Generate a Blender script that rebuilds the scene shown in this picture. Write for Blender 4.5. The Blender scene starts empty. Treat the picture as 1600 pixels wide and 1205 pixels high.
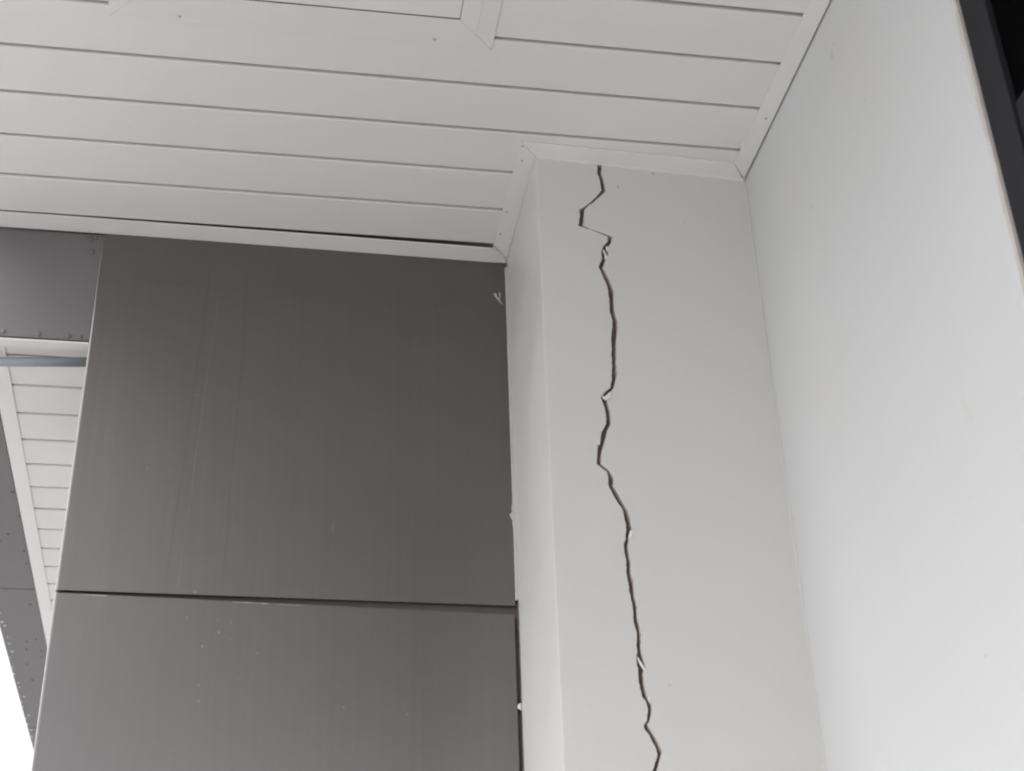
import bpy, bmesh, math, random
from mathutils import Vector, Matrix
random.seed(7)
scene = bpy.context.scene
R = math.radians

# ------------------------------------------------------------------ camera
CAM_Z = 1.6
cam_data = bpy.data.cameras.new('camera')
cam = bpy.data.objects.new('camera', cam_data)
scene.collection.objects.link(cam)
scene.camera = cam
yaw, pit, rol = R(10.089), R(29.569), R(-1.952)
fw = Vector((math.sin(yaw)*math.cos(pit), math.cos(yaw)*math.cos(pit), math.sin(pit)))
r0 = Vector((math.cos(yaw), -math.sin(yaw), 0)); u0 = r0.cross(fw)
rt = r0*math.cos(rol) + u0*math.sin(rol); up = -r0*math.sin(rol) + u0*math.cos(rol)
m = Matrix((rt, up, -fw)).transposed().to_4x4()
cam.matrix_world = Matrix.Translation((0, 0, CAM_Z)) @ m
cam_data.sensor_width = 36.0
cam_data.lens = 36.0*2246.7/1600
cam_data.clip_start = 0.05
cam_data.clip_end = 2000
cam_data.dof.use_dof = True
cam_data.dof.focus_distance = 3.35
cam_data.dof.aperture_fstop = 5.6

# ------------------------------------------------------------------ world, sun, exposure
SUN_EL, SUN_AZ = 54.0, 248.0           # overcast afternoon, sun to the left; azimuth clockwise from +Y
world = bpy.data.worlds.new('World'); scene.world = world
world.use_nodes = True
wn = world.node_tree; wn.nodes.clear()
sky = wn.nodes.new('ShaderNodeTexSky'); sky.sky_type = 'NISHITA'; sky.sun_disc = False
sky.sun_elevation = R(SUN_EL); sky.sun_rotation = R(SUN_AZ)
sky.air_density = 1.0; sky.dust_density = 4.0; sky.ozone_density = 1.0
hs = wn.nodes.new('ShaderNodeHueSaturation'); hs.inputs['Saturation'].default_value = 0.16   # overcast: nearly white sky
bg = wn.nodes.new('ShaderNodeBackground'); bg.inputs['Strength'].default_value = 0.15
wo = wn.nodes.new('ShaderNodeOutputWorld')
wn.links.new(sky.outputs[0], hs.inputs['Color']); wn.links.new(hs.outputs[0], bg.inputs['Color'])
wn.links.new(bg.outputs[0], wo.inputs['Surface'])
sd = bpy.data.lights.new('sun', 'SUN'); sd.energy = 0.5; sd.angle = R(35); sd.color = (1, .985, .965)
sun = bpy.data.objects.new('sun', sd); scene.collection.objects.link(sun)
dirv = Vector((math.sin(R(SUN_AZ))*math.cos(R(SUN_EL)), math.cos(R(SUN_AZ))*math.cos(R(SUN_EL)), math.sin(R(SUN_EL))))
sun.rotation_euler = dirv.to_track_quat('Z', 'Y').to_euler()
sun.location = (-4, -6, 9)
vs = scene.view_settings
vs.view_transform = 'Standard'; vs.look = 'None'; vs.gamma = 1; vs.use_curve_mapping = False
vs.exposure = 1.26
scene.cycles.filter_width = 2.2        # the photograph is a little soft

# ------------------------------------------------------------------ helpers
def link(o): scene.collection.objects.link(o); return o
def tag(o, label=None, cat=None, group=None, kind=None):
    if label: o['label'] = label
    if cat: o['category'] = cat
    if group: o['group'] = group
    if kind: o['kind'] = kind
    return o
def origin(o): return o.get('_o', None)
ORG = {}
def setparent(o, parent):
    o.parent = parent
    o.matrix_parent_inverse = Matrix.Translation(-ORG.get(parent.name, Vector((0, 0, 0))))
def empty(name, loc):
    o = link(bpy.data.objects.new(name, None)); o.location = loc; o.empty_display_size = .1
    ORG[o.name] = Vector(loc) + (ORG.get('', Vector((0, 0, 0))))
    return o
def build(name, verts, faces, mats, parent=None, idx=None, smooth=False, bevel=0, seg=2):
    """one mesh object, its origin at the bottom centre of its box"""
    vs_ = [Vector(v) for v in verts]
    lo = Vector([min(v[i] for v in vs_) for i in range(3)]); hi = Vector([max(v[i] for v in vs_) for i in range(3)])
    c = Vector(((lo.x+hi.x)/2, (lo.y+hi.y)/2, lo.z))
    me = bpy.data.meshes.new(name)
    me.from_pydata([v-c for v in vs_], [], faces)
    if not isinstance(mats, (list, tuple)): mats = [mats]
    for mm in mats: me.materials.append(mm)
    if idx:
        for p, i in zip(me.polygons, idx): p.material_index = i
    bm = bmesh.new(); bm.from_mesh(me)
    bmesh.ops.recalc_face_normals(bm, faces=bm.faces[:])
    if bevel:
        es = [e for e in bm.edges if len(e.link_faces) == 2 and e.calc_face_angle(0) > .6]
        bmesh.ops.bevel(bm, geom=es, offset=bevel, segments=seg, profile=.5, affect='EDGES')
    bm.to_mesh(me); bm.free()
    if smooth:
        for p in me.polygons: p.use_smooth = True
    o = link(bpy.data.objects.new(name, me)); o.location = c
    ORG[o.name] = c.copy()
    if parent: setparent(o, parent)
    return o
def boxv(x0, x1, y0, y1, z0, z1):
    v = [(x0,y0,z0),(x1,y0,z0),(x1,y1,z0),(x0,y1,z0),(x0,y0,z1),(x1,y0,z1),(x1,y1,z1),(x0,y1,z1)]
    f = [(0,3,2,1),(4,5,6,7),(0,1,5,4),(1,2,6,5),(2,3,7,6),(3,0,4,7)]
    return v, f
def box(name, x0, x1, y0, y1, z0, z1, mat, parent=None, bevel=0):
    v, f = boxv(x0, x1, y0, y1, z0, z1)
    return build(name, v, f, mat, parent, bevel=bevel)
def prism(name, poly, z0, z1, mat, parent=None, bevel=0, drop=None):
    n = len(poly); d = drop or (lambda x, y: 0)
    v = [(x, y, z0-d(x, y)) for x, y in poly] + [(x, y, z1-d(x, y)) for x, y in poly]
    f = [tuple(range(n))[::-1], tuple(range(n, 2*n))] + [(i, (i+1) % n, n+(i+1) % n, n+i) for i in range(n)]
    return build(name, v, f, mat, parent, bevel=bevel)
def extr_x(name, prof, x0, x1, mat, parent=None):
    """closed (y, z) outline pulled along X"""
    n = len(prof)
    v = [(x0, y, z) for y, z in prof] + [(x1, y, z) for y, z in prof]
    f = [tuple(range(n)), tuple(range(n, 2*n))[::-1]] + [(i, (i+1) % n, n+(i+1) % n, n+i) for i in range(n)]
    return build(name, v, f, mat, parent)
def disc(name, c, nrm, r, h, mat, parent=None, seg=12, dome=.6):
    """low domed screw or rivet head"""
    nrm = Vector(nrm).normalized(); a = nrm.orthogonal().normalized(); b = nrm.cross(a); c = Vector(c)
    v = []; f = []
    for rr, hh in ((1, 0), (.95, h*.55), (dome, h)):
        for k in range(seg):
            t = 2*math.pi*k/seg
            v.append(c + (a*math.cos(t)+b*math.sin(t))*r*rr + nrm*hh)
    for j in range(2):
        for k in range(seg):
            f.append((j*seg+k, j*seg+(k+1) % seg, (j+1)*seg+(k+1) % seg, (j+1)*seg+k))
    f.append(tuple(range(2*seg, 3*seg))); f.append(tuple(range(seg))[::-1])
    return build(name, v, f, mat, parent)
def ribbon(name, pts, w, nrm, mat, parent, h=.0006):
    """flat stroke that follows pts on a surface"""
    nrm = Vector(nrm); v = []; f = []; P = [Vector(p) for p in pts]; n = len(P)
    ww = w if isinstance(w, (list, tuple)) else [w]*n
    for i, p in enumerate(P):
        d = (P[min(i+1, n-1)]-P[max(i-1, 0)]).normalized(); s = d.cross(nrm).normalized()
        v += [p - s*ww[i]/2, p + s*ww[i]/2, p + s*ww[i]*.4 + nrm*h, p - s*ww[i]*.4 + nrm*h]
    for i in range(n-1):
        for k in range(4):
            f.append((i*4+k, i*4+(k+1) % 4, i*4+4+(k+1) % 4, i*4+4+k))
    f += [(0, 1, 2, 3), (4*n-1, 4*n-2, 4*n-3, 4*n-4)]
    return build(name, v, f, mat, parent)

# ------------------------------------------------------------------ materials
class NT:
    def __init__(s, name):
        s.m = bpy.data.materials.new(name); s.m.use_nodes = True; s.t = s.m.node_tree
        s.b = s.t.nodes['Principled BSDF']
        g = s.t.nodes.new('ShaderNodeNewGeometry'); s.pos = g.outputs['Position']
    def n(s, typ, **kw):
        nd = s.t.nodes.new(typ)
        for k, v in kw.items(): setattr(nd, k, v)
        return nd
    def l(s, a, b): s.t.links.new(a, b)
    def val(s, sock, x):
        if hasattr(x, 'links'): s.l(x, sock)
        else: sock.default_value = x
    def math(s, op, a, b=0.0, clamp=False):
        nd = s.n('ShaderNodeMath', operation=op, use_clamp=clamp); s.val(nd.inputs[0], a); s.val(nd.inputs[1], b); return nd.outputs[0]
    def mapr(s, x, a, b, c, d, smooth=True):
        nd = s.n('ShaderNodeMapRange', interpolation_type='SMOOTHSTEP' if smooth else 'LINEAR')
        s.val(nd.inputs[0], x)
        for i, q in enumerate((a, b, c, d)): s.val(nd.inputs[i+1], q)
        return nd.outputs[0]
    def vec(s, scale=(1, 1, 1), off=(0, 0, 0)):
        nd = s.n('ShaderNodeMapping'); s.l(s.pos, nd.inputs[0]); nd.inputs['Scale'].default_value = scale; nd.inputs['Location'].default_value = off
        return nd.outputs[0]
    def noise(s, scale, detail=3, rough=.5, stretch=(1, 1, 1), off=(0, 0, 0)):
        nd = s.n('ShaderNodeTexNoise'); s.l(s.vec(stretch, off), nd.inputs['Vector'])
        nd.inputs['Scale'].default_value = scale; nd.inputs['Detail'].default_value = detail; nd.inputs['Roughness'].default_value = rough
        return nd.outputs['Fac']
    def mix(s, fac, a, b):
        nd = s.n('ShaderNodeMix', data_type='RGBA'); s.val(nd.inputs['Factor'], fac)
        for sock, x in ((nd.inputs['A'], a), (nd.inputs['B'], b)):
            if hasattr(x, 'links'): s.l(x, sock)
            else: sock.default_value = (*x, 1)
        return nd.outputs['Result']
    def bump(s, h, dist, strength=1.0, prev=None):
        nd = s.n('ShaderNodeBump'); s.l(h, nd.inputs['Height']); nd.inputs['Distance'].default_value = dist; nd.inputs['Strength'].default_value = strength
        if prev: s.l(prev, nd.inputs['Normal'])
        return nd.outputs[0]
    def spot(s, c, r, soft=.5, wob=.5):
        """mask of one stain at c with half sizes r, its outline broken by noise"""
        a = s.n('ShaderNodeVectorMath', operation='SUBTRACT'); s.l(s.pos, a.inputs[0]); a.inputs[1].default_value = c
        b = s.n('ShaderNodeVectorMath', operation='MULTIPLY'); s.l(a.outputs[0], b.inputs[0]); b.inputs[1].default_value = [1/q for q in r]
        L = s.n('ShaderNodeVectorMath', operation='LENGTH'); s.l(b.outputs[0], L.inputs[0])
        d = L.outputs['Value']
        if wob:
            d = s.math('ADD', d, s.math('MULTIPLY', s.math('SUBTRACT', s.noise(.9/max(min(r), .004), 3), .5), wob*2))
        return s.mapr(d, 1-soft, 1, 1, 0)
    def line(s, x0, slope, z0, width, zlo, zhi, wob=.003, breakup=True, off=0):
        """mask of a thin run-off line on a wall: x = x0 + slope (z - z0)"""
        sp = s.n('ShaderNodeSeparateXYZ'); s.l(s.pos, sp.inputs[0])
        x, z = sp.outputs[0], sp.outputs[2]
        cx = s.math('ADD', s.math('MULTIPLY', s.math('SUBTRACT', z, z0), slope), x0)
        cx = s.math('ADD', cx, s.math('MULTIPLY', s.math('SUBTRACT', s.noise(6, 2, .5, (0, 0, 1), (0, 0, off)), .5), wob*2))
        d = s.math('ABSOLUTE', s.math('SUBTRACT', x, cx))
        k = s.mapr(d, width*.3, width, 1, 0)
        k = s.math('MULTIPLY', k, s.mapr(z, zlo, zlo+.03, 0, 1)); k = s.math('MULTIPLY', k, s.mapr(z, zhi-.12, zhi, 1, 0))
        if breakup: k = s.math('MULTIPLY', k, s.mapr(s.noise(14, 4, .6, (.2, .2, 1), (3, 0, off)), .38, .62, .1, 1))
        return k
    def done(s, col, rough=.5, normal=None, metal=0.0, spec=.5):
        if hasattr(col, 'links'): s.l(col, s.b.inputs['Base Color'])
        else: s.b.inputs['Base Color'].default_value = (*col, 1)
        s.val(s.b.inputs['Roughness'], rough); s.b.inputs['Metallic'].default_value = metal
        s.b.inputs['Specular IOR Level'].default_value = spec
        if normal: s.l(normal, s.b.inputs['Normal'])
        return s.m

def mat_plank():
    t = NT('white_soffit_plank')
    oi = t.n('ShaderNodeObjectInfo')
    c = t.mix(t.noise(2.2, 4, .6), (.705, .688, .668), (.74, .725, .706))
    c = t.mix(t.math('MULTIPLY', oi.outputs['Random'], .35), c, (.66, .648, .63))
    c = t.mix(t.math('MULTIPLY', t.mapr(t.noise(30, 3, .7, (1, 1, 1), (4, 1, 0)), .68, .80, 0, 1), .22), c, (.45, .40, .34))
    c = t.mix(t.math('MULTIPLY', t.mapr(t.noise(5, 5, .7, (.25, 1.4, 1), (9, 1, 0)), .5, .8, 0, 1), .14), c, (.52, .47, .41))
    h = t.noise(1.6, 2, .5, (.35, 1, 1), (0, 5, 0))
    nb = t.bump(h, .006, .35)
    return t.done(c, t.mapr(t.noise(7, 3), .3, .7, .36, .5), nb)
def mat_trim():
    t = NT('white_trim_plastic')
    c = t.mix(t.noise(9, 4, .6), (.72, .71, .693), (.765, .755, .74))
    c = t.mix(t.math('MULTIPLY', t.mapr(t.noise(45, 3, .7), .64, .78, 0, 1), .12), c, (.55, .52, .47))
    return t.done(c, .42, t.bump(t.noise(12, 2), .002, .3))
def wall_mat(name, stains, warm):
    t = NT(name)
    a = (.622, .614, .600) if warm else (.600, .603, .606)
    b = (.66, .652, .638) if warm else (.636, .640, .645)
    c = t.mix(t.noise(1.7, 5, .6), a, b)
    c = t.mix(t.math('MULTIPLY', t.mapr(t.noise(60, 3, .7), .70, .78, 0, 1), .16), c, (.42, .38, .33))
    c = t.mix(t.math('MULTIPLY', t.mapr(t.noise(3.2, 6, .7, (1, 1, .35), (2, 7, 1)), .48, .78, 0, 1), .16), c, (.58, .55, .50))
    for (p, r, soft, wob, col, k) in stains:
        c = t.mix(t.math('MULTIPLY', t.spot(p, r, soft, wob), k), c, col)
    n1 = t.bump(t.noise(420, 2, .6), .0006, .35)
    n2 = t.bump(t.noise(2.6, 3, .5), .012, .35, n1)
    n3 = t.bump(t.noise(26, 4, .55, (1, 1, .5)), .0016, .4, n2)
    return t.done(c, t.mapr(t.noise(5, 3), .3, .7, .34, .46), n3)
M = {}
M['plank'] = mat_plank()
M['trim'] = mat_trim()
M['wall'] = wall_mat('white_painted_plaster', [
    ((.742, 2.648, 3.6846), (.0028, .02, .0032), .5, .3, (.12, .10, .09), .85),
    ((.834, 2.654, 3.737), (.005, .02, .003), .6, .4, (.25, .21, .18), .6),
    ((.90, 2.656, 3.60), (.004, .02, .002), .6, .4, (.35, .31, .27), .5),
    ((.765, 2.648, 2.47), (.004, .02, .006), .7, .5, (.45, .42, .38), .45)], True)
M['side'] = wall_mat('white_painted_side_wall', [
    ((1.0675, 2.10, 3.638), (.02, .012, .018), .8, .6, (.50, .44, .35), .55),
    ((1.0675, 2.085, 3.652), (.02, .006, .010), .8, .6, (.50, .44, .35), .5),
    ((1.0675, 1.872, 2.685), (.02, .010, .040), .9, .5, (.60, .55, .47), .42),
    ((1.0675, 1.862, 2.66), (.02, .012, .018), .9, .5, (.60, .55, .47), .40),
    ((1.0675, 1.964, 2.301), (.02, .005, .005), .6, .5, (.40, .38, .36), .6),
    ((1.0675, 2.316, 3.406), (.02, .004, .006), .6, .4, (.40, .38, .36), .55),
    ((1.0675, 2.0, 3.43), (.02, .006, .006), .7, .5, (.45, .43, .40), .5)], False)

def mat_panel():
    t = NT('dark_brushed_cladding')
    st = t.noise(90, 4, .65, (1, 1, .012))
    st2 = t.noise(26, 3, .6, (1, 1, .03), (1, 0, 0))
    c = t.mix(st, (.160, .150, .148), (.184, .173, .171))
    c = t.mix(t.math('MULTIPLY', st2, .4), c, (.171, .160, .158))
    c = t.mix(t.math('MULTIPLY', t.mapr(t.noise(3, 5, .7), .45, .75, 0, 1), .25), c, (.20, .188, .188))
    # run-off lines: a pale one and darker ones left and right of it
    wl = t.line(-.205, .045, 3.19, .0017, 2.79, 3.66, .006, True, 0)
    c = t.mix(t.math('MULTIPLY', wl, .12), c, (.55, .54, .53))
    for a in ((-.122, .012, 3.19, .0024, 2.79, 3.74, .014, 5), (-.232, .045, 3.19, .0030, 2.80, 3.74, .010, 9)):
        k = t.line(a[0], a[1], a[2], a[3], a[4], a[5], a[6], False, a[7])
        c = t.mix(t.math('MULTIPLY', k, .09), c, (.02, .019, .018))
    # splashes
    sp = None
    for (x, z, r) in ((-.2177, 3.2967, .0035), (-.315, 3.096, .004), (-.1254, 2.705, .005), (-.1587, 2.672, .006), (-.0774, 2.60, .0025), (-.1302, 2.7346, .003), (-.196, 2.737, .004),
                      (.1516, 2.5428, .004), (-.1603, 2.586, .004), (-.1576, 2.551, .0045), (-.1834, 2.797, .006), (-.10, 2.69, .003), (-.10, 2.73, .003), (-.04, 2.66, .0035), (.29, 2.53, .004), (.36, 3.28, .002)):
        k = t.spot((x, 3.069, z), (r*.75, .05, r*.9), .7, 0); sp = k if sp is None else t.math('MAXIMUM', sp, k)
    c = t.mix(t.math('MULTIPLY', sp, .30), c, (.45, .44, .42))
    k = t.spot((.115, 3.069, 2.965), (.0035, .05, .022), .7, .3); c = t.mix(t.math('MULTIPLY', k, .16), c, (.4, .4, .38))
    dust = t.mapr(t.noise(230, 2, .5), .74, .78, 0, 1)
    c = t.mix(t.math('MULTIPLY', dust, .10), c, (.5, .48, .45))
    rg = t.math('ADD', t.mapr(st2, .3, .7, .27, .30), t.math('MULTIPLY', st, .02))
    tg = t.n('ShaderNodeCombineXYZ'); tg.inputs[0].default_value = 1.0; t.l(tg.outputs[0], t.b.inputs['Tangent']); t.b.inputs['Anisotropic'].default_value = .75
    n1 = t.bump(st, .0004, .05); n2 = t.bump(t.noise(2.0, 2, .5), .01, .16, n1)
    return t.done(c, rg, n2, 0.85, .5)
M['panel'] = mat_panel()
def mat_beam():
    t = NT('dark_matt_cladding')
    c = t.mix(t.noise(4, 4, .6), (.135, .128, .130), (.155, .147, .149))
    c = t.mix(t.math('MULTIPLY', t.mapr(t.noise(26, 5, .7), .55, .75, 0, 1), .3), c, (.18, .172, .168))
    return t.done(c, .5, t.bump(t.noise(3, 2), .006, .2), 0, .4)
M['beam'] = mat_beam()
def plain(name, a, b, rough, scale=8, spec=.5, metal=0.0, bmp=0):
    t = NT(name); c = t.mix(t.noise(scale, 4, .6), a, b)
    return t.done(c, rough, t.bump(t.noise(scale*6, 3), bmp, .6) if bmp else None, metal, spec)
M['void'] = plain('dark_backing', (.02, .018, .017), (.035, .03, .028), .8, 10, .2)
M['gapback'] = plain('seam_backing', (.10, .092, .09), (.15, .138, .135), .6, 30, .4)
M['rust'] = plain('rusty_seam_edge', (.10, .055, .045), (.16, .10, .085), .8, 40, .3)
M['mortar'] = plain('crack_mortar', (.43, .37, .338), (.60, .53, .49), .9, 120, .2, 0, .002)
M['deep'] = plain('crack_depth', (.12, .10, .092), (.23, .195, .178), .95, 60, .1)
M['flake'] = plain('paint_flake', (.72, .70, .69), (.78, .76, .75), .6, 50)
M['chalk'] = plain('pale_chalk', (.42, .45, .43), (.62, .65, .63), .9, 300)
M['caulk'] = plain('white_caulk', (.72, .71, .69), (.78, .77, .75), .45, 20)
M['sealant'] = plain('grey_sealant', (.36, .34, .33), (.50, .48, .47), .5, 40, .5, 0, .002)
M['beige'] = plain('beige_filler', (.44, .41, .37), (.62, .595, .56), .7, 35, .4, 0, .003)
M['frame'] = plain('dark_window_aluminium', (.019, .0185, .021), (.026, .025, .028), .6, 6, .15)
M['rail'] = plain('hatch_frame_plastic', (.675, .66, .642), (.71, .695, .677), .45, 6)
M['screw'] = plain('zinc_screw', (.32, .31, .30), (.45, .44, .43), .4, 200, .5, .6)
M['screwd'] = plain('dull_dark_screw', (.06, .055, .05), (.12, .11, .10), .5, 200, .5, .3)
M['rivet'] = plain('grey_rivet', (.10, .095, .095), (.15, .14, .14), .4, 100, .5, .2)
M['rivetd'] = plain('painted_rivet', (.06, .056, .056), (.10, .095, .095), .5, 100, .5, .1)
M['bare'] = plain('bare_aluminium', (.62, .61, .60), (.75, .74, .73), .35, 60, .5, .4)
M['bend'] = plain('pale_bend_highlight', (.34, .33, .335), (.52, .51, .515), .4, 70, .5, .3)  # pale colour carrying the sky highlight on the panel bends
M['pipe'] = plain('blue_grey_pipe', (.22, .24, .252), (.265, .285, .297), .5, 12)
M['roof'] = plain('roof_screed', (.30, .29, .28), (.38, .37, .36), .9, 3)
g = NT('dark_glass'); M['glass'] = g.done((.003, .003, .0035), .08, None, 0, .02); g.b.inputs['IOR'].default_value = 1.08
def mat_ground():
    t = NT('pale_concrete_paving')
    c = t.mix(t.noise(.6, 6, .6), (.37, .37, .368), (.44, .44, .438))
    br = t.n('ShaderNodeTexBrick'); t.l(t.vec((1, 1, 1)), br.inputs['Vector'])
    br.inputs['Scale'].default_value = 1.0; br.inputs['Mortar Size'].default_value = .006; br.inputs['Brick Width'].default_value = .6; br.inputs['Row Height'].default_value = .6; br.offset = 0
    c = t.mix(t.math('MULTIPLY', br.outputs['Fac'], .6), c, (.12, .115, .11))
    return t.done(c, .8, t.bump(t.noise(60, 4), .003, .5))
M['ground'] = mat_ground()

# ------------------------------------------------------------------ the setting
SOF = 3.75          # underside of the main soffit
SOF2 = 3.429        # underside of the lower soffit beyond the beam
X_L = -.80          # left end of the main soffit
Y_N = -2.05         # its near edge
tag(build('ground', [(-400, -400, 0), (400, -400, 0), (400, 400, 0), (-400, 400, 0)], [(0, 1, 2, 3)], M['ground']), kind='structure')
tag(prism('roof', [(X_L-.05, Y_N-.12), (1.30, Y_N-.12), (1.30, 9.2), (-1.20, 9.2), (-.90, 3.25), (X_L-.05, 3.25)], SOF+.05, SOF+.30, M['roof']),
    'flat roof slab lying over the white plank soffits', 'roof')

# ------------------------------------------------------------------ main soffit
P = .15; GAP = .0092; G0 = 2.11
def plank_profile(y0, y1, z, r=.0034):
    a, b = y0+GAP/2, y1-GAP/2
    return [(a+r, z), (b-r, z), (b-r*.3, z+r*.3), (b, z+r), (b, z+.011), (a, z+.011), (a, z+r), (a+r*.3, z+r*.3)]
soffit = box('soffit', X_L, 1.06, Y_N, 3.012, SOF+.0125, SOF+.03, M['gapback'])
tag(soffit, 'main white plank soffit over the cracked wall, with trims around its edges', 'soffit')
HX0, HX1, HY1 = -.406, .389, 2.292         # outer edges of the hatch frame
RW = .079; HY0 = HY1-.80
IX0, IX1, IY0, IY1 = HX0+RW, HX1-RW, HY0+RW, HY1-RW
k = -29
while G0+P*k < 3.0:
    y0, y1 = G0+P*k, G0+P*(k+1); k += 1
    if y1 <= Y_N+.02: continue
    z = SOF + random.uniform(-.0004, .0004)
    if y0 < IY1-.01 and y1 > IY0+.01:
        extr_x('plank', plank_profile(y0, y1, z), X_L, IX0-.004, M['plank'], soffit)
        extr_x('plank', plank_profile(y0, y1, z), IX1+.004, 1.052, M['plank'], soffit)
    else:
        extr_x('plank', plank_profile(max(y0, Y_N), y1, z), X_L, 1.052, M['plank'], soffit)
ZT0, ZT1 = SOF-.0036, SOF-.0006
# trims with mitred corners, a hair's gap at each mitre
tr = prism('trim', [(1.0225, Y_N), (1.0640, Y_N), (1.0640, 2.6600), (1.0225, 2.6030)], ZT0, ZT1, M['trim'], soffit, .0007)
for y in (1.90, 2.435): disc('screw', (1.047, y, ZT0), (0, 0, -1), .0032, .0015, M['screw'], tr)
tb = prism('trim', [(.5018, 2.5853), (1.0217, 2.6034), (1.0617, 2.6605), (.5445, 2.6365)], ZT0-.0006, ZT1, M['trim'], soffit, .0007)
# its lip against the cracked wall, a white caulk line of uneven width
pts = []; n = 60
v = []; f = []
for i in range(n+1):
    s = i/n; x = .5450+s*.519; y = 2.6372+s*.0266
    w = .0028+.0015*math.sin(i*1.3)*math.sin(i*.37)+random.uniform(-.0005, .0005)
    v += [(x, y-.0045, SOF-.0030), (x, y-.0040, SOF-.0036-w), (x, y+.002, SOF-.0040-w), (x, y+.002, SOF-.003)]
for i in range(n):
    for q in range(4): f.append((i*4+q, i*4+(q+1) % 4, i*4+4+(q+1) % 4, i*4+4+q))
build('caulk', v, f, M['caulk'], soffit)
tl = prism('trim', [(.5008, 2.5862), (.5435, 2.6375), (.5427, 3.0615), (.4982, 3.0050)], ZT0, ZT1, M['trim'], soffit, .0007)
for x, y in ((.5075, 2.603), (.515, 2.655), (.511, 2.86), (.509, 2.955)): disc('screw', (x, y, ZT0), (0, 0, -1), .0030, .0014, M['screw'], tl)
# trim over the dark cladding: it has come loose and sags towards the corner
def sag(x, y):
    s = min(1, max(0, (x+.45)/.95)); return .0012+.0095*s**1.2
poly = [(X_L, 3.0065)] + [(-.6+i*.1, 3.0065) for i in range(11)] + [(.4955, 3.0075), (.5405, 3.0660)] + [(.5-i*.1, 3.0675) for i in range(12)] + [(X_L, 3.0675)]
tp = prism('trim', poly, ZT0-.0008, ZT1-.0002, M['trim'], soffit, 0, sag)
for x, y in ((-.31, 3.022), (-.22, 3.026), (.0, 3.02)): disc('screw', (x, y, ZT0-.0008-sag(x, y)), (0, 0, -1), .0045, .0012, M['trim'], tp)
# folded end of the loose trim, under the corner
build('trim', [(.4985, 3.0075, ZT0-.001), (.5425, 3.0610, ZT0-.001), (.5420, 3.0655, ZT0-.0115), (.4965, 3.0115, ZT0-.0105), (.4970, 3.0165, ZT1), (.5425, 3.066, ZT1)],
      [(0, 1, 2, 3), (0, 3, 4), (1, 5, 2), (0, 4, 5, 1), (3, 2, 5, 4)], M['trim'], soffit)

# ------------------------------------------------------------------ hatch in the soffit
hatch = empty('access_hatch', (0, (HY0+HY1)/2, SOF-.004))
tag(hatch, 'square white access hatch with mitred frame set in the plank soffit', 'hatch')
q = .0003
def rail(poly, bw=.0008): return prism('rail', poly, SOF-.0030, SOF-.0005, M['rail'], hatch, bw)
rb = rail([(HX0, HY1), (HX1, HY1), (IX1, IY1), (IX0, IY1)])
rail([(HX0, HY0), (HX1, HY0), (IX1, IY0), (IX0, IY0)])
rl = rail([(HX0, HY0+q), (IX0-q, IY0), (IX0-q, IY1), (HX0, HY1-q)])
rr = rail([(HX1, HY0+q), (IX1+q, IY0), (IX1+q, IY1), (HX1, HY1-q)])
prism('ridge', [(IX1+.0375, IY0-.03), (IX1+.0395, IY0-.03), (IX1+.0395, IY1+.034), (IX1+.0375, IY1+.034)], SOF-.0042, SOF-.0029, M['rail'], rr, .0003)
prism('ridge', [(IX0-.0395, IY0-.03), (IX0-.0375, IY0-.03), (IX0-.0375, IY1+.034), (IX0-.0395, IY1+.034)], SOF-.0042, SOF-.0029, M['rail'], rl, .0003)
for x in (-.265, .2635): disc('screw', (x, 2.2755, SOF-.0030), (0, 0, -1), .0036, .0016, M['screw'], rb)
yy = IY1-.0007
while yy > IY0+.02:
    y0 = max(yy-P, IY0+.003)
    extr_x('door_plank', plank_profile(y0-GAP/2+.0005, yy+GAP/2, SOF-.0004, .0030), IX0+.0007, IX1-.0010, M['plank'], hatch)
    yy = y0-.004

# ------------------------------------------------------------------ cracked wall
A = Vector((.5435, 2.638, 0)); B = Vector((1.0672, 2.665, 0))
T = (B-A).normalized(); NI = Vector((-T.y, T.x, 0)); W = (B-A).length
def WP(u, z, d=0): return A + T*u + NI*d + Vector((0, 0, z))
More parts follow.
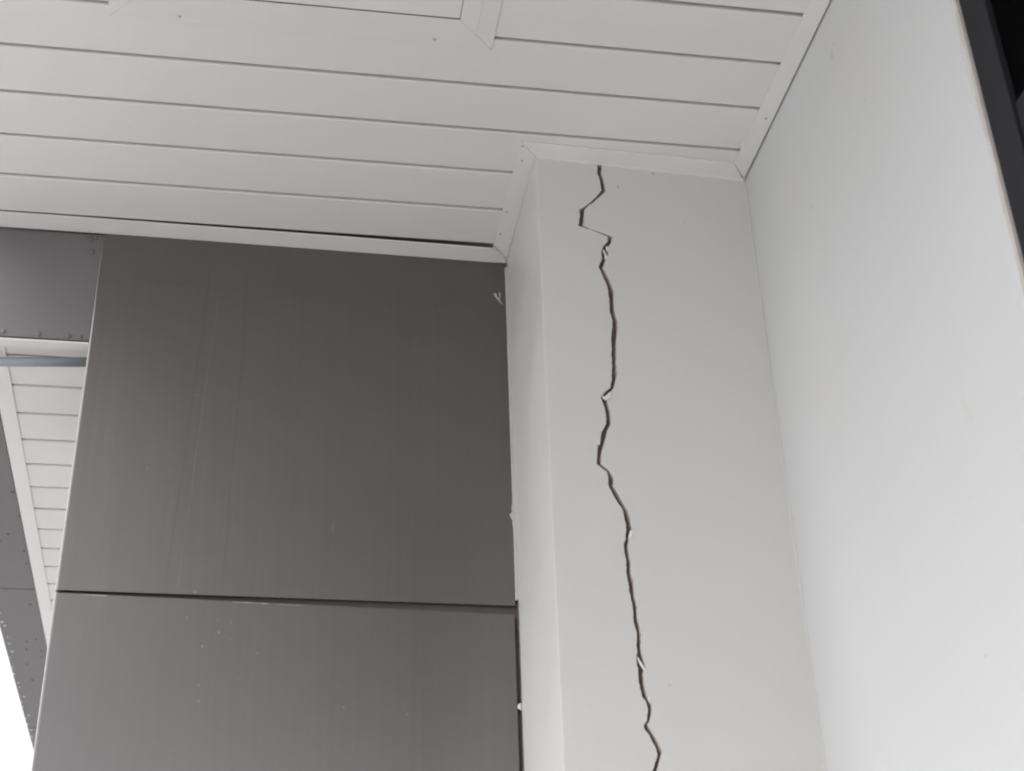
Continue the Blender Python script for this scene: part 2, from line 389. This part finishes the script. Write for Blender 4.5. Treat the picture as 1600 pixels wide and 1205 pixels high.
# the two edges of the crack: mm along the wall, mm above ground
CRACK_L = [(153.8,3754.2),(152.2,3720.6),(156.1,3698.9),(158.4,3669.4),(146.1,3650.7),(132.2,3633.4),(118.5,3619.3),(104.2,3606.8),(96.0,3558.6),(116.0,3552.6),(121.0,3551.7),(126.0,3550.8),(164.6,3536.2),(163.7,3521.7),(154.0,3510.1),(149.6,3499.2),(146.9,3469.3),(137.6,3449.1),(140.9,3440.7),(153.1,3403.6),(156.9,3389.8),(157.2,3369.3),(157.6,3338.0),(157.2,3328.7),(161.6,3304.3),(158.4,3276.4),(154.2,3245.5),(154.1,3212.4),(150.0,3158.5),(144.8,3131.6),(133.6,3121.9),(123.7,3109.4),(124.3,3097.9),(128.4,3082.3),(130.6,3056.7),(129.7,3042.4),(118.0,3021.7),(115.3,2999.0),(108.9,2990.1),(103.8,2956.5),(102.6,2945.4),(107.8,2939.7),(123.6,2927.8),(126.1,2914.3),(124.7,2897.9),(132.1,2882.3),(142.9,2856.2),(153.3,2842.2),(153.4,2832.9),(152.9,2832.5),(156.5,2810.7),(156.5,2794.0),(154.6,2784.3),(155.9,2776.1),(150.0,2767.5),(149.0,2743.9),(152.1,2732.4),(150.4,2699.9),(154.9,2663.5),(156.6,2640.9),(159.3,2618.5),(157.8,2598.3),(161.9,2578.5),(161.3,2559.7),(160.2,2530.5),(157.9,2521.5),(160.0,2503.9),(159.0,2477.4),(161.0,2460.0),(164.1,2442.8),(170.3,2437.6),(173.6,2423.7),(171.5,2410.7),(171.0,2395.8),(164.1,2387.0),(164.8,2381.7),(173.4,2366.2),(180.7,2349.6),(186.1,2335.1),(181.6,2320.4),(172.4,2300.5)]
CRACK_R = [(163.8,3755.6),(160.1,3721.6),(164.8,3700.1),(167.5,3669.0),(149.9,3648.1),(135.9,3630.8),(123.8,3621.5),(113.2,3607.9),(105.7,3559.8),(116.9,3555.8),(121.3,3552.1),(126.7,3551.7),(167.4,3540.2),(175.6,3536.7),(171.2,3519.6),(161.4,3506.5),(162.0,3484.3),(156.9,3474.9),(146.4,3448.7),(161.8,3411.0),(166.1,3392.4),(168.8,3383.2),(166.7,3351.5),(166.2,3332.7),(171.2,3305.3),(169.7,3283.6),(164.3,3243.5),(160.2,3183.1),(159.4,3159.4),(154.0,3138.3),(145.7,3124.4),(135.1,3111.9),(134.0,3098.7),(137.6,3083.0),(139.2,3060.3),(138.9,3043.2),(129.9,3025.4),(124.8,3005.3),(116.7,2979.6),(113.4,2968.3),(110.2,2946.0),(114.3,2942.1),(126.4,2932.1),(133.3,2920.3),(136.4,2909.6),(134.2,2895.9),(146.5,2871.2),(153.1,2856.9),(161.9,2838.8),(161.9,2837.5),(166.0,2816.1),(168.2,2798.3),(161.5,2784.8),(158.9,2774.7),(159.8,2771.6),(156.3,2760.8),(157.3,2742.1),(159.3,2723.6),(157.9,2704.9),(162.5,2675.3),(162.4,2650.2),(165.8,2630.1),(164.5,2607.6),(168.1,2587.7),(168.7,2560.1),(167.2,2539.8),(172.0,2515.4),(173.4,2504.4),(168.5,2493.2),(167.8,2475.6),(171.4,2451.7),(173.9,2440.9),(180.6,2428.2),(179.5,2415.3),(173.6,2395.8),(168.8,2390.4),(170.5,2385.1),(179.2,2370.6),(188.5,2351.9),(193.4,2337.4),(189.5,2324.8),(180.0,2300.7)]
def refine(ch, amp):
    out = []
    for (u0_, z0_), (u1_, z1_) in zip(ch, ch[1:]):
        L = math.hypot(u1_-u0_, z1_-z0_); nn = max(1, int(L/3.5))
        for i in range(nn):
            s = i/nn; a = amp if i else amp*.3
            out.append((u0_+(u1_-u0_)*s+random.uniform(-a, a), z0_+(z1_-z0_)*s))
    out.append(ch[-1]); return out
CRACK_L[0] = (CRACK_L[0][0], (SOF-.001)*1000); CRACK_R[0] = (CRACK_R[0][0], (SOF-.001)*1000)
# below the part seen, the crack wanders on down and closes
zl = 2300.0; ul = CRACK_L[-1][0]; wd = 7.6
while zl > 1250:
    zl -= random.uniform(18, 42); ul += random.uniform(-11, 12); wd = max(.6, (zl-1230)/1070*8+random.uniform(-1.2, 1.2))
    CRACK_L.append((ul, zl)); CRACK_R.append((ul+wd, zl+random.uniform(-3, 3)))
end = ((CRACK_L[-1][0]+CRACK_R[-1][0])/2, CRACK_L[-1][1]-25)
CL = refine(CRACK_L+[end], .8); CR = refine(CRACK_R+[end], .8)
verts = []; faces = []; mi = []
def addv(p): verts.append(p); return len(verts)-1
def chip_at(z, seed):
    # width of the spalled lip in m: mostly thin, broken out in places
    a = math.sin(z*.083+seed)*math.sin(z*.031+seed*2.3)+.6*math.sin(z*.21+seed*5)*math.sin(z*.117+seed)
    return .0004+.0022*max(0, a)**1.3+random.uniform(0, .0005)
def strip(ch, u_edge, flip):
    prev = None; s = 1 if flip else -1; sd_ = 1.7 if flip else 4.1
    for u, z in ch:
        z_ = z/1000; u_ = u/1000; c_ = chip_at(z, sd_)
        cur = (addv(WP(u_edge, z_)), addv(WP(u_+s*c_, z_)), addv(WP(u_+s*c_*.8, z_, .0007)), addv(WP(u_, z_, .0012+c_*1.3)),
               addv(WP(u_+s*(.0006+random.uniform(-.0005, .0005)), z_, .007+random.uniform(-.001, .001))), addv(WP(u_+s*.001, z_, .0155)))
        if prev:
            for i, m_ in ((0, 0), (1, 0), (2, 1), (3, 1), (4, 1)):
                faces.append((prev[i], prev[i+1], cur[i+1], cur[i])); mi.append(m_)
        prev = cur
CH = .0014
strip(CL, CH, False); strip(CR, W, True)
# bottom of the slot
n = 160; prev = None
def at(ch, z):
    for (u0_, z0_), (u1_, z1_) in zip(ch, ch[1:]):
        if z0_ >= z >= z1_: return u0_+(u1_-u0_)*((z0_-z)/max(1e-6, z0_-z1_))
    return ch[-1][0]
for i in range(n+1):
    z = CL[0][1]+(CL[-1][1]-CL[0][1])*i/n
    cur = (addv(WP(at(CL, z)/1000-.010, z/1000, .015)), addv(WP(at(CR, z)/1000+.010, z/1000, .015)))
    if prev: faces.append((prev[0], prev[1], cur[1], cur[0])); mi.append(2)
    prev = cur
# below the crack, rounded arris, return, back, top
ze = CL[-1][1]/1000; zt = SOF-.001
i0 = [addv(WP(CH, ze)), addv(WP(W, ze)), addv(WP(W, 0)), addv(WP(CH, 0))]; faces.append(tuple(i0)); mi.append(0)
arr = [(A+T*CH), A+T*CH*.35+NI*CH*.06, A+T*CH*.06+NI*CH*.35, A+NI*CH]
ring = [(addv(Vector((p.x, p.y, zt))), addv(Vector((p.x, p.y, 0)))) for p in arr]
back = [Vector((.5435, 3.10, 0)), Vector((1.10, 3.10, 0)), Vector((1.10, 2.667, 0))]
ring += [(addv(Vector((p.x, p.y, zt))), addv(Vector((p.x, p.y, 0)))) for p in back]
for a, b in zip(ring, ring[1:]): faces.append((a[0], a[1], b[1], b[0])); mi.append(0)
faces.append(tuple(r[0] for r in ring)); mi.append(0)
wall = build('cracked_wall', verts, faces, [M['wall'], M['mortar'], M['deep']], None, mi)
tag(wall, 'white plastered wall pier split from top to bottom by a jagged crack', 'wall')
def flake(pts, dd):
    v = [WP(u/1000, z/1000, -d) for (u, z), d in zip(pts, dd)]; v2 = [WP(u/1000, z/1000, -d+.0009) for (u, z), d in zip(pts, dd)]; n = len(pts)
    build('paint_flake', v+v2, [tuple(range(n)), tuple(range(n, 2*n))[::-1]]+[(i, (i+1) % n, n+(i+1) % n, n+i) for i in range(n)], M['flake'], wall)
flake([(150.5, 3497), (153, 3499), (160.5, 3478), (158, 3473), (152, 3470), (154, 3482)], [-.002, -.001, .001, .002, .001, .0])
flake([(157.5, 3506), (161, 3508), (163.5, 3497), (160, 3494)], [0, .001, .002, .0])
flake([(123.5, 3112), (130, 3108), (134, 3112), (142, 3121), (143.5, 3110), (137, 3102), (131, 3099), (126, 3104)], [0, .001, .002, .003, .003, .002, .001, 0])
flake([(164, 2795), (169, 2797), (168, 2786), (161.5, 2776), (160.5, 2783)], [.001, .003, .003, .001, 0])
flake([(158, 2525), (160, 2523), (173, 2501), (173.5, 2493), (170, 2498), (163, 2511)], [.001, .002, .002, .002, .001, 0])
flake([(175, 2441), (178.5, 2446), (178, 2438), (176.5, 2433)], [0, .002, .002, 0])
flake([(108, 2994), (111, 2999), (112, 2992), (109, 2987)], [0, .002, .001, 0])
# filler bead in the corner with the side wall
v = []; f = []; n = 90
for i in range(n+1):
    z = zt-.004-(zt-.004)*i/n; w = .0024+.0003*math.sin(i*.35)
    v += [(1.0672-w, 2.6651-.0010-w*.05, z), (1.0672-w*.45, 2.6651-w*.62, z), (1.0664, 2.6645-w, z)]
for i in range(n):
    for q_ in range(2): f.append((i*3+q_, i*3+q_+1, i*3+4+q_, i*3+3+q_))
build('corner_bead', v, f, M['trim'], wall, smooth=True)

# ------------------------------------------------------------------ side wall and window
WY1, WY0, WZ0, WZ1 = 1.627, .35, .95, 3.66       # window opening
XW = 1.0675
def ring_wall():
    v = []; f = []
    ys = [-3.2, WY0, WY1, 3.10]; zs = [0, WZ0, WZ1, SOF+.045]
    for x in (XW, XW+.22):
        for y in ys:
            for z in zs: v.append((x, y, z))
    I = lambda s, a, b: s*16+a*4+b
    for s in (0, 1):
        for a in range(3):
            for b in range(3):
                if (a, b) != (1, 1): f.append((I(s, a, b), I(s, a+1, b), I(s, a+1, b+1), I(s, a, b+1)))
    for a, b, c, d in ((1, 1, 2, 1), (2, 1, 2, 2), (2, 2, 1, 2), (1, 2, 1, 1), (0, 0, 3, 0), (3, 0, 3, 3), (3, 3, 0, 3), (0, 3, 0, 0)):
        f.append((I(0, a, b), I(0, c, d), I(1, c, d), I(1, a, b)))
    return v, f
v, f = ring_wall()
side = build('side_wall', v, f, M['side'])
tag(side, 'plain white wall between the corner and the dark window', 'wall')
# filler between plaster and frame, ragged towards the wall
v = []; f = []; n = 150
for i in range(n+1):
    z = WZ0+(WZ1-WZ0)*i/n
    w = .010+.0035*math.sin(i*.43)*math.sin(i*.17+1)+random.uniform(-.0012, .0012)
    v += [(XW-.0004, WY1+w, z), (XW-.0022, WY1+w*.6, z), (XW-.0025, WY1-.001, z), (XW+.012, WY1-.0015, z)]
for i in range(n):
    for q_ in range(3): f.append((i*4+q_, i*4+q_+1, i*4+5+q_, i*4+4+q_))
build('filler', v, f, M['beige'], side)
v = []; f = []
for i in range(n+1):
    z = WZ0+(WZ1-WZ0)*i/n; w = .0022+random.uniform(-.0008, .0008); c = WY1+.0165+.003*math.sin(i*.21)+random.uniform(-.0006, .0006)
    v += [(XW-.0003, c+w, z), (XW-.0016, c, z), (XW-.0003, c-w, z)]
for i in range(n):
    for q_ in range(2): f.append((i*3+q_, i*3+q_+1, i*3+4+q_, i*3+3+q_))
build('filler', v, f, M['side'], side)
win = empty('window', (XW+.05, (WY0+WY1)/2, WZ0))
tag(win, 'dark grey aluminium window with black glass in the white side wall', 'window')
FX0, FX1 = XW+.003, XW+.075
box('frame_post', FX0, FX1, WY1-.069, WY1-.0008, WZ0+.001, WZ1-.001, M['frame'], win, .002)
box('frame_post', FX0, FX1, WY0+.001, WY0+.066, WZ0+.001, WZ1-.001, M['frame'], win, .002)
box('frame_rail', FX0, FX1, WY0+.0665, WY1-.0695, WZ0+.001, WZ0+.07, M['frame'], win, .002)
box('frame_rail', FX0, FX1, WY0+.0665, WY1-.0695, WZ1-.07, WZ1-.001, M['frame'], win, .002)
box('transom', FX0+.006, FX1-.004, WY0+.0665, WY1-.0695, 2.972, 3.046, M['frame'], win, .002)
for y in (1.472, .73): box('mullion', FX0+.008, FX1-.004, y-.045, y, WZ0+.0705, 2.9715, M['frame'], win, .002); 
for y in (1.472, .73): box('mullion', FX0+.008, FX1-.004, y-.045, y, 3.0465, WZ1-.0705, M['frame'], win, .002)
for (a, b, c, d) in ((WY1-.0695, WY1-.0785, WZ0+.0705, 2.9715),):
    box('glazing_bead', FX0+.005, FX1-.004, b, a, c, d, M['frame'], win, .0015)
for y0, y1 in ((1.4725, WY1-.0695), (.7305, 1.4265), (WY0+.0675, .6845)):
    for z0, z1 in ((WZ0+.0708, 2.9712), (3.0468, WZ1-.0708)):
        box('pane', FX0+.011, FX0+.017, y0, y1, z0, z1, M['glass'], win)

# ------------------------------------------------------------------ dark clad column
YP = 3.069; CX0, CX1, CYB = -.483, .5375, 3.68
col = empty('clad_column', (0, 3.37, 0))
tag(col, 'dark grey metal clad column with horizontal panel joint beside the cracked wall', 'column')
box('core', CX0+.016, .5433, YP+.0165, CYB-.01, 0, SOF-.012, M['gapback'], col)
def panel(zlo, zhi, x1):
    """tray: front sheet, rounded bend on the left, side sheet; zlo/zhi give the height at x"""
    r = .006; path = [(x1, YP+.014), (x1, YP+.0012), (x1-.0012, YP)]
    nx = 14
    path += [(x1-.0012+(CX0+r-x1+.0012)*i/nx, YP) for i in range(1, nx+1)]
    path += [(CX0+r-r*math.sin(a), YP+r-r*math.cos(a)) for a in (math.pi/2*j/6 for j in range(1, 7))]
    path += [(CX0, CYB), (CX0+.3, CYB)]
    v = []; f = []; n = len(path)
    for x, y in path:
        yi = y+.012 if y < YP+.004 else y; xi = x+.012 if x < CX0+.004 else (x-.004 if x > x1-.004 else x)
        v += [(x, y, zlo(x)), (x, y, zhi(x)), (x+(.004 if x < CX0+.02 else 0), y+.012 if y < YP+.02 else y, zlo(x)+.0005), (x+(.004 if x < CX0+.02 else 0), y+.012 if y < YP+.02 else y, zhi(x)-.0005)]
    for i in range(n-1):
        a, b = i*4, i*4+4
        f += [(a, b, b+1, a+1), (a, a+2, b+2, b), (a+1, b+1, b+3, a+3)]
    return build('panel', v, f, M['panel'], col)
lin = lambda a, b: (lambda x: a+(b-a)*(x-CX0)/(CX1-CX0))
p_up = panel(lin(2.7925, 2.7872), lin(SOF-.004, SOF-.013), CX1)
p_lo = panel(lin(1.843, 1.840), lin(2.7862, 2.7650), CX1-.003)
panel(lin(.893, .890), lin(1.836, 1.832), CX1-.003)
panel(lin(.002, .002), lin(.886, .884), CX1-.003)
# worn bright edge of the lower panel
lt = lin(2.7862, 2.7650)
for a, b, w in ((-.43, -.37, .0008), (-.10, -.02, .0010), (-.01, .06, .0005)):
    n = 8; pts = [(a+(b-a)*i/n, YP-.0001, lt(a+(b-a)*i/n)-.0022+random.uniform(-.0004, .0004)) for i in range(n+1)]
    ribbon('worn_edge', pts, [w*(.4+.9*random.random())*(0.3 if i in (0, n) else 1) for i in range(n+1)], (0, -1, 0), M['bare'], p_lo, .0003)
# sky highlight along the free bend of each panel, painted as a pale strip
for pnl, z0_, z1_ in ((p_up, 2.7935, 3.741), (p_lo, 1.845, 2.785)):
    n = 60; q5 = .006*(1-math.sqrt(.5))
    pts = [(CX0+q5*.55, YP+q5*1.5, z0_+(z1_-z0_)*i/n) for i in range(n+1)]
    ribbon('bend_highlight', pts, [.0030+random.uniform(-.0011, .0011) for i in range(n+1)], Vector((-.8, -.6, 0)), M['bend'], pnl, .0002)
# chalk mark by the corner
def ch_pt(zx, zy): return (.5171+(zx-352)*.000275, YP-.0001, 3.6298-(zy-626)*.000275)
ribbon('paint_mark', [ch_pt(*p) for p in ((322, 592), (330, 612), (345, 640), (360, 662), (380, 690), (396, 708))], [.0075, .0065, .004, .0035, .002, .002], (0, -1, 0), M['chalk'], p_up, .0004)
ribbon('paint_mark', [ch_pt(*p) for p in ((371, 580), (369, 600), (372, 628), (362, 650), (348, 645))], [.004, .003, .002, .004, .003], (0, -1, 0), M['chalk'], p_up, .0004)
# sealant between upper panel and pier, lumpy where it was patched
v = []; f = []; n = 120
for i in range(n+1):
    z = 2.80+(3.722-2.80)*i/n
    lump = .004*math.exp(-((z-3.015)/.018)**2)*(1+.8*math.sin(i*2.1))
    w = .0012+random.uniform(-.0004, .0004)+lump
    v += [(CX1-.0006-lump*1.2, YP-.0006, z), (CX1+.003, YP-.0018-w, z), (.5433, YP-.003-w, z)]
for i in range(n):
    for q_ in range(2): f.append((i*3+q_, i*3+q_+1, i*3+4+q_, i*3+3+q_))
build('sealant', v, f, M['sealant'], col, smooth=True)
v = []; f = []; n = 60
for i in range(n+1):
    z = 2.20+(2.815-2.20)*i/n; w = .0018+random.uniform(-.0006, .0006)
    v += [(.5433-w, YP-.0005, z), (.5432, YP-.004, z), (.5433, YP+.004, z)]
for i in range(n):
    for q_ in range(2): f.append((i*3+q_, i*3+q_+1, i*3+4+q_, i*3+3+q_))
build('rusty_edge', v, f, M['rust'], col)
build('sealant', [(.533+dx, YP-.003+dy, 2.547+dz) for dx, dy, dz in ((0, 0, 0), (.009, -.001, -.006), (.0103, 0, .004), (.004, -.004, .002), (.002, .001, .009), (.009, .001, .012), (.007, .004, 0))],
      [(0, 1, 3), (1, 2, 3), (2, 5, 3), (5, 4, 3), (4, 0, 3), (0, 6, 1), (1, 6, 2), (2, 6, 5), (5, 6, 4), (4, 6, 0)], M['flake'], col)

# ------------------------------------------------------------------ beam beside the column
beam = box('beam', X_L, CX0-.0005, YP+.004, 3.20, SOF2+.0035, SOF-.0055, M['beam'], None, .0015)
tag(beam, 'dark grey clad beam with rivets running into the clad column', 'beam')
for x, z in ((-.513, 3.728), (-.5058, 3.6905), (-.499, 3.733)):
    disc('rivet', (x, YP+.004, z), (0, -1, 0), .0085 if x < -.5 else .005, .005, M['rivet'], beam, 14, .35)
for x in (-.502, -.535, -.60, -.685, -.8, -.95):
    disc('rivet', (x+random.uniform(-.005, .005), YP+.004, SOF2+.011+random.uniform(0, .006)), (0, -1, 0), random.uniform(.005, .008), .0018, M['rivet'], beam, 12, .4)

# ------------------------------------------------------------------ lower soffit beyond the beam
xr = lambda y: -.683-.0497*(y-3.097)      # right edge of the eave trim
XR2 = .30; YE = 8.9
s2 = prism('soffit', [(xr(3.11)-.03, 3.11), (CX0-.001, 3.11), (CX0-.001, CYB+.001), (XR2, CYB+.001), (XR2, YE), (xr(YE)-.03, YE)], SOF2+.0125, SOF2+.03, M['gapback'])
tag(s2, 'lower white plank soffit seen beyond the dark beam', 'soffit')
y = 3.157-P
while y < YE-.02:
    y0, y1 = max(y, 3.102), min(y+P, YE); y += P
    pr = plank_profile(y0, y1, SOF2+random.uniform(-.0004, .0004))
    x1 = CX0-.0015 if y0 < CYB+.001 else XR2-.002
    extr_x('plank', pr, xr((y0+y1)/2)-.012, x1, M['plank'], s2)
box('trim', xr(3.1)-.035, CX0-.0012, YP+.0045, 3.1105, SOF2-.0040, SOF2-.0008, M['trim'], s2, .0008)
prism('trim', [(xr(3.09), 3.113), (xr(YE), YE), (xr(YE)-.041, YE), (xr(3.09)-.041, 3.113)], SOF2-.0032, SOF2-.0007, M['trim'], s2, .0007)

# ------------------------------------------------------------------ eave
eave = empty('eave_fascia', (xr(5)-.115, 5, SOF2))
tag(eave, 'dark grey boxed eave along the lower soffit, against the sky', 'fascia')
ys = [3.205, 4.7045, 6.32, 7.94, YE+.1]; plates = []
for a, b in zip(ys, ys[1:]):
    a2, b2 = a+.0025, b-.0025
    plates.append(prism('fascia_panel', [(xr(a2)-.0418, a2), (xr(b2)-.0418, b2), (xr(b2)-.190, b2), (xr(a2)-.190, a2)], SOF2-.002, SOF2+.34, M['beam'], eave, .0015))
for x, y in ((-.7752, 3.941), (-.7795, 4.112), (-.7984, 4.376), (-.8038, 4.481), (-.8393, 4.848), (-.8624, 5.197), (-.8998, 5.228), (-.9104, 5.312), (-.8577, 5.33), (-.8654, 5.395), (-.9292, 5.48), (-.9341, 5.672), (-.85, 3.8), (-.83, 4.25), (-.86, 4.3)):
    disc('screw', (x, y, SOF2-.002), (0, 0, -1), .0048, .002, M['rivetd'], plates[0] if y < 4.70 else plates[1])
for i in range(26):
    y = 4.75+i*.085+random.uniform(-.03, .03); x = xr(y)-.190+random.uniform(.004, .022)
    disc('rivet', (x, y, SOF2-.002), (0, 0, -1), random.uniform(.003, .006), .003, M['bare'], plates[1] if y < 6.31 else plates[2], 8)

# ------------------------------------------------------------------ pipe
def tube(name, a, b, r, mat, parent=None, seg=20):
    a, b = Vector(a), Vector(b); d = (b-a).normalized(); p = d.orthogonal().normalized(); q2 = d.cross(p); v = []; f = []
    for c in (a, b):
        for k_ in range(seg): t_ = 2*math.pi*k_/seg; v.append(c+(p*math.cos(t_)+q2*math.sin(t_))*r)
    for k_ in range(seg): f.append((k_, (k_+1) % seg, seg+(k_+1) % seg, seg+k_))
    f += [tuple(range(seg))[::-1], tuple(range(seg, 2*seg))]
    o = build(name, v, f, mat, parent)
    for p_ in o.data.polygons: p_.use_smooth = len(p_.vertices) == 4
    return o
PA, PB, PR = (-.76, 3.148, 3.400), (CX0+.004, 3.119, 3.400), .0118

pipe = tube('pipe', PA, PB, PR, M['pipe'])
tag(pipe, 'thin blue grey pipe slung below the lower white soffit', 'pipe')
box('bracket', -.752, -.734, PA[1]-.012, PA[1]+.030, PA[2]-.004, SOF2-.0021, M['pipe'], pipe, .001)

# ------------------------------------------------------------------ wall that carries the lower soffit, behind the column
rw = box('rear_wall', XR2, XR2+.2, CYB+.002, YE, 0, SOF+.045, M['side'])
tag(rw, 'white wall behind the clad column, under the lower soffit', 'wall')
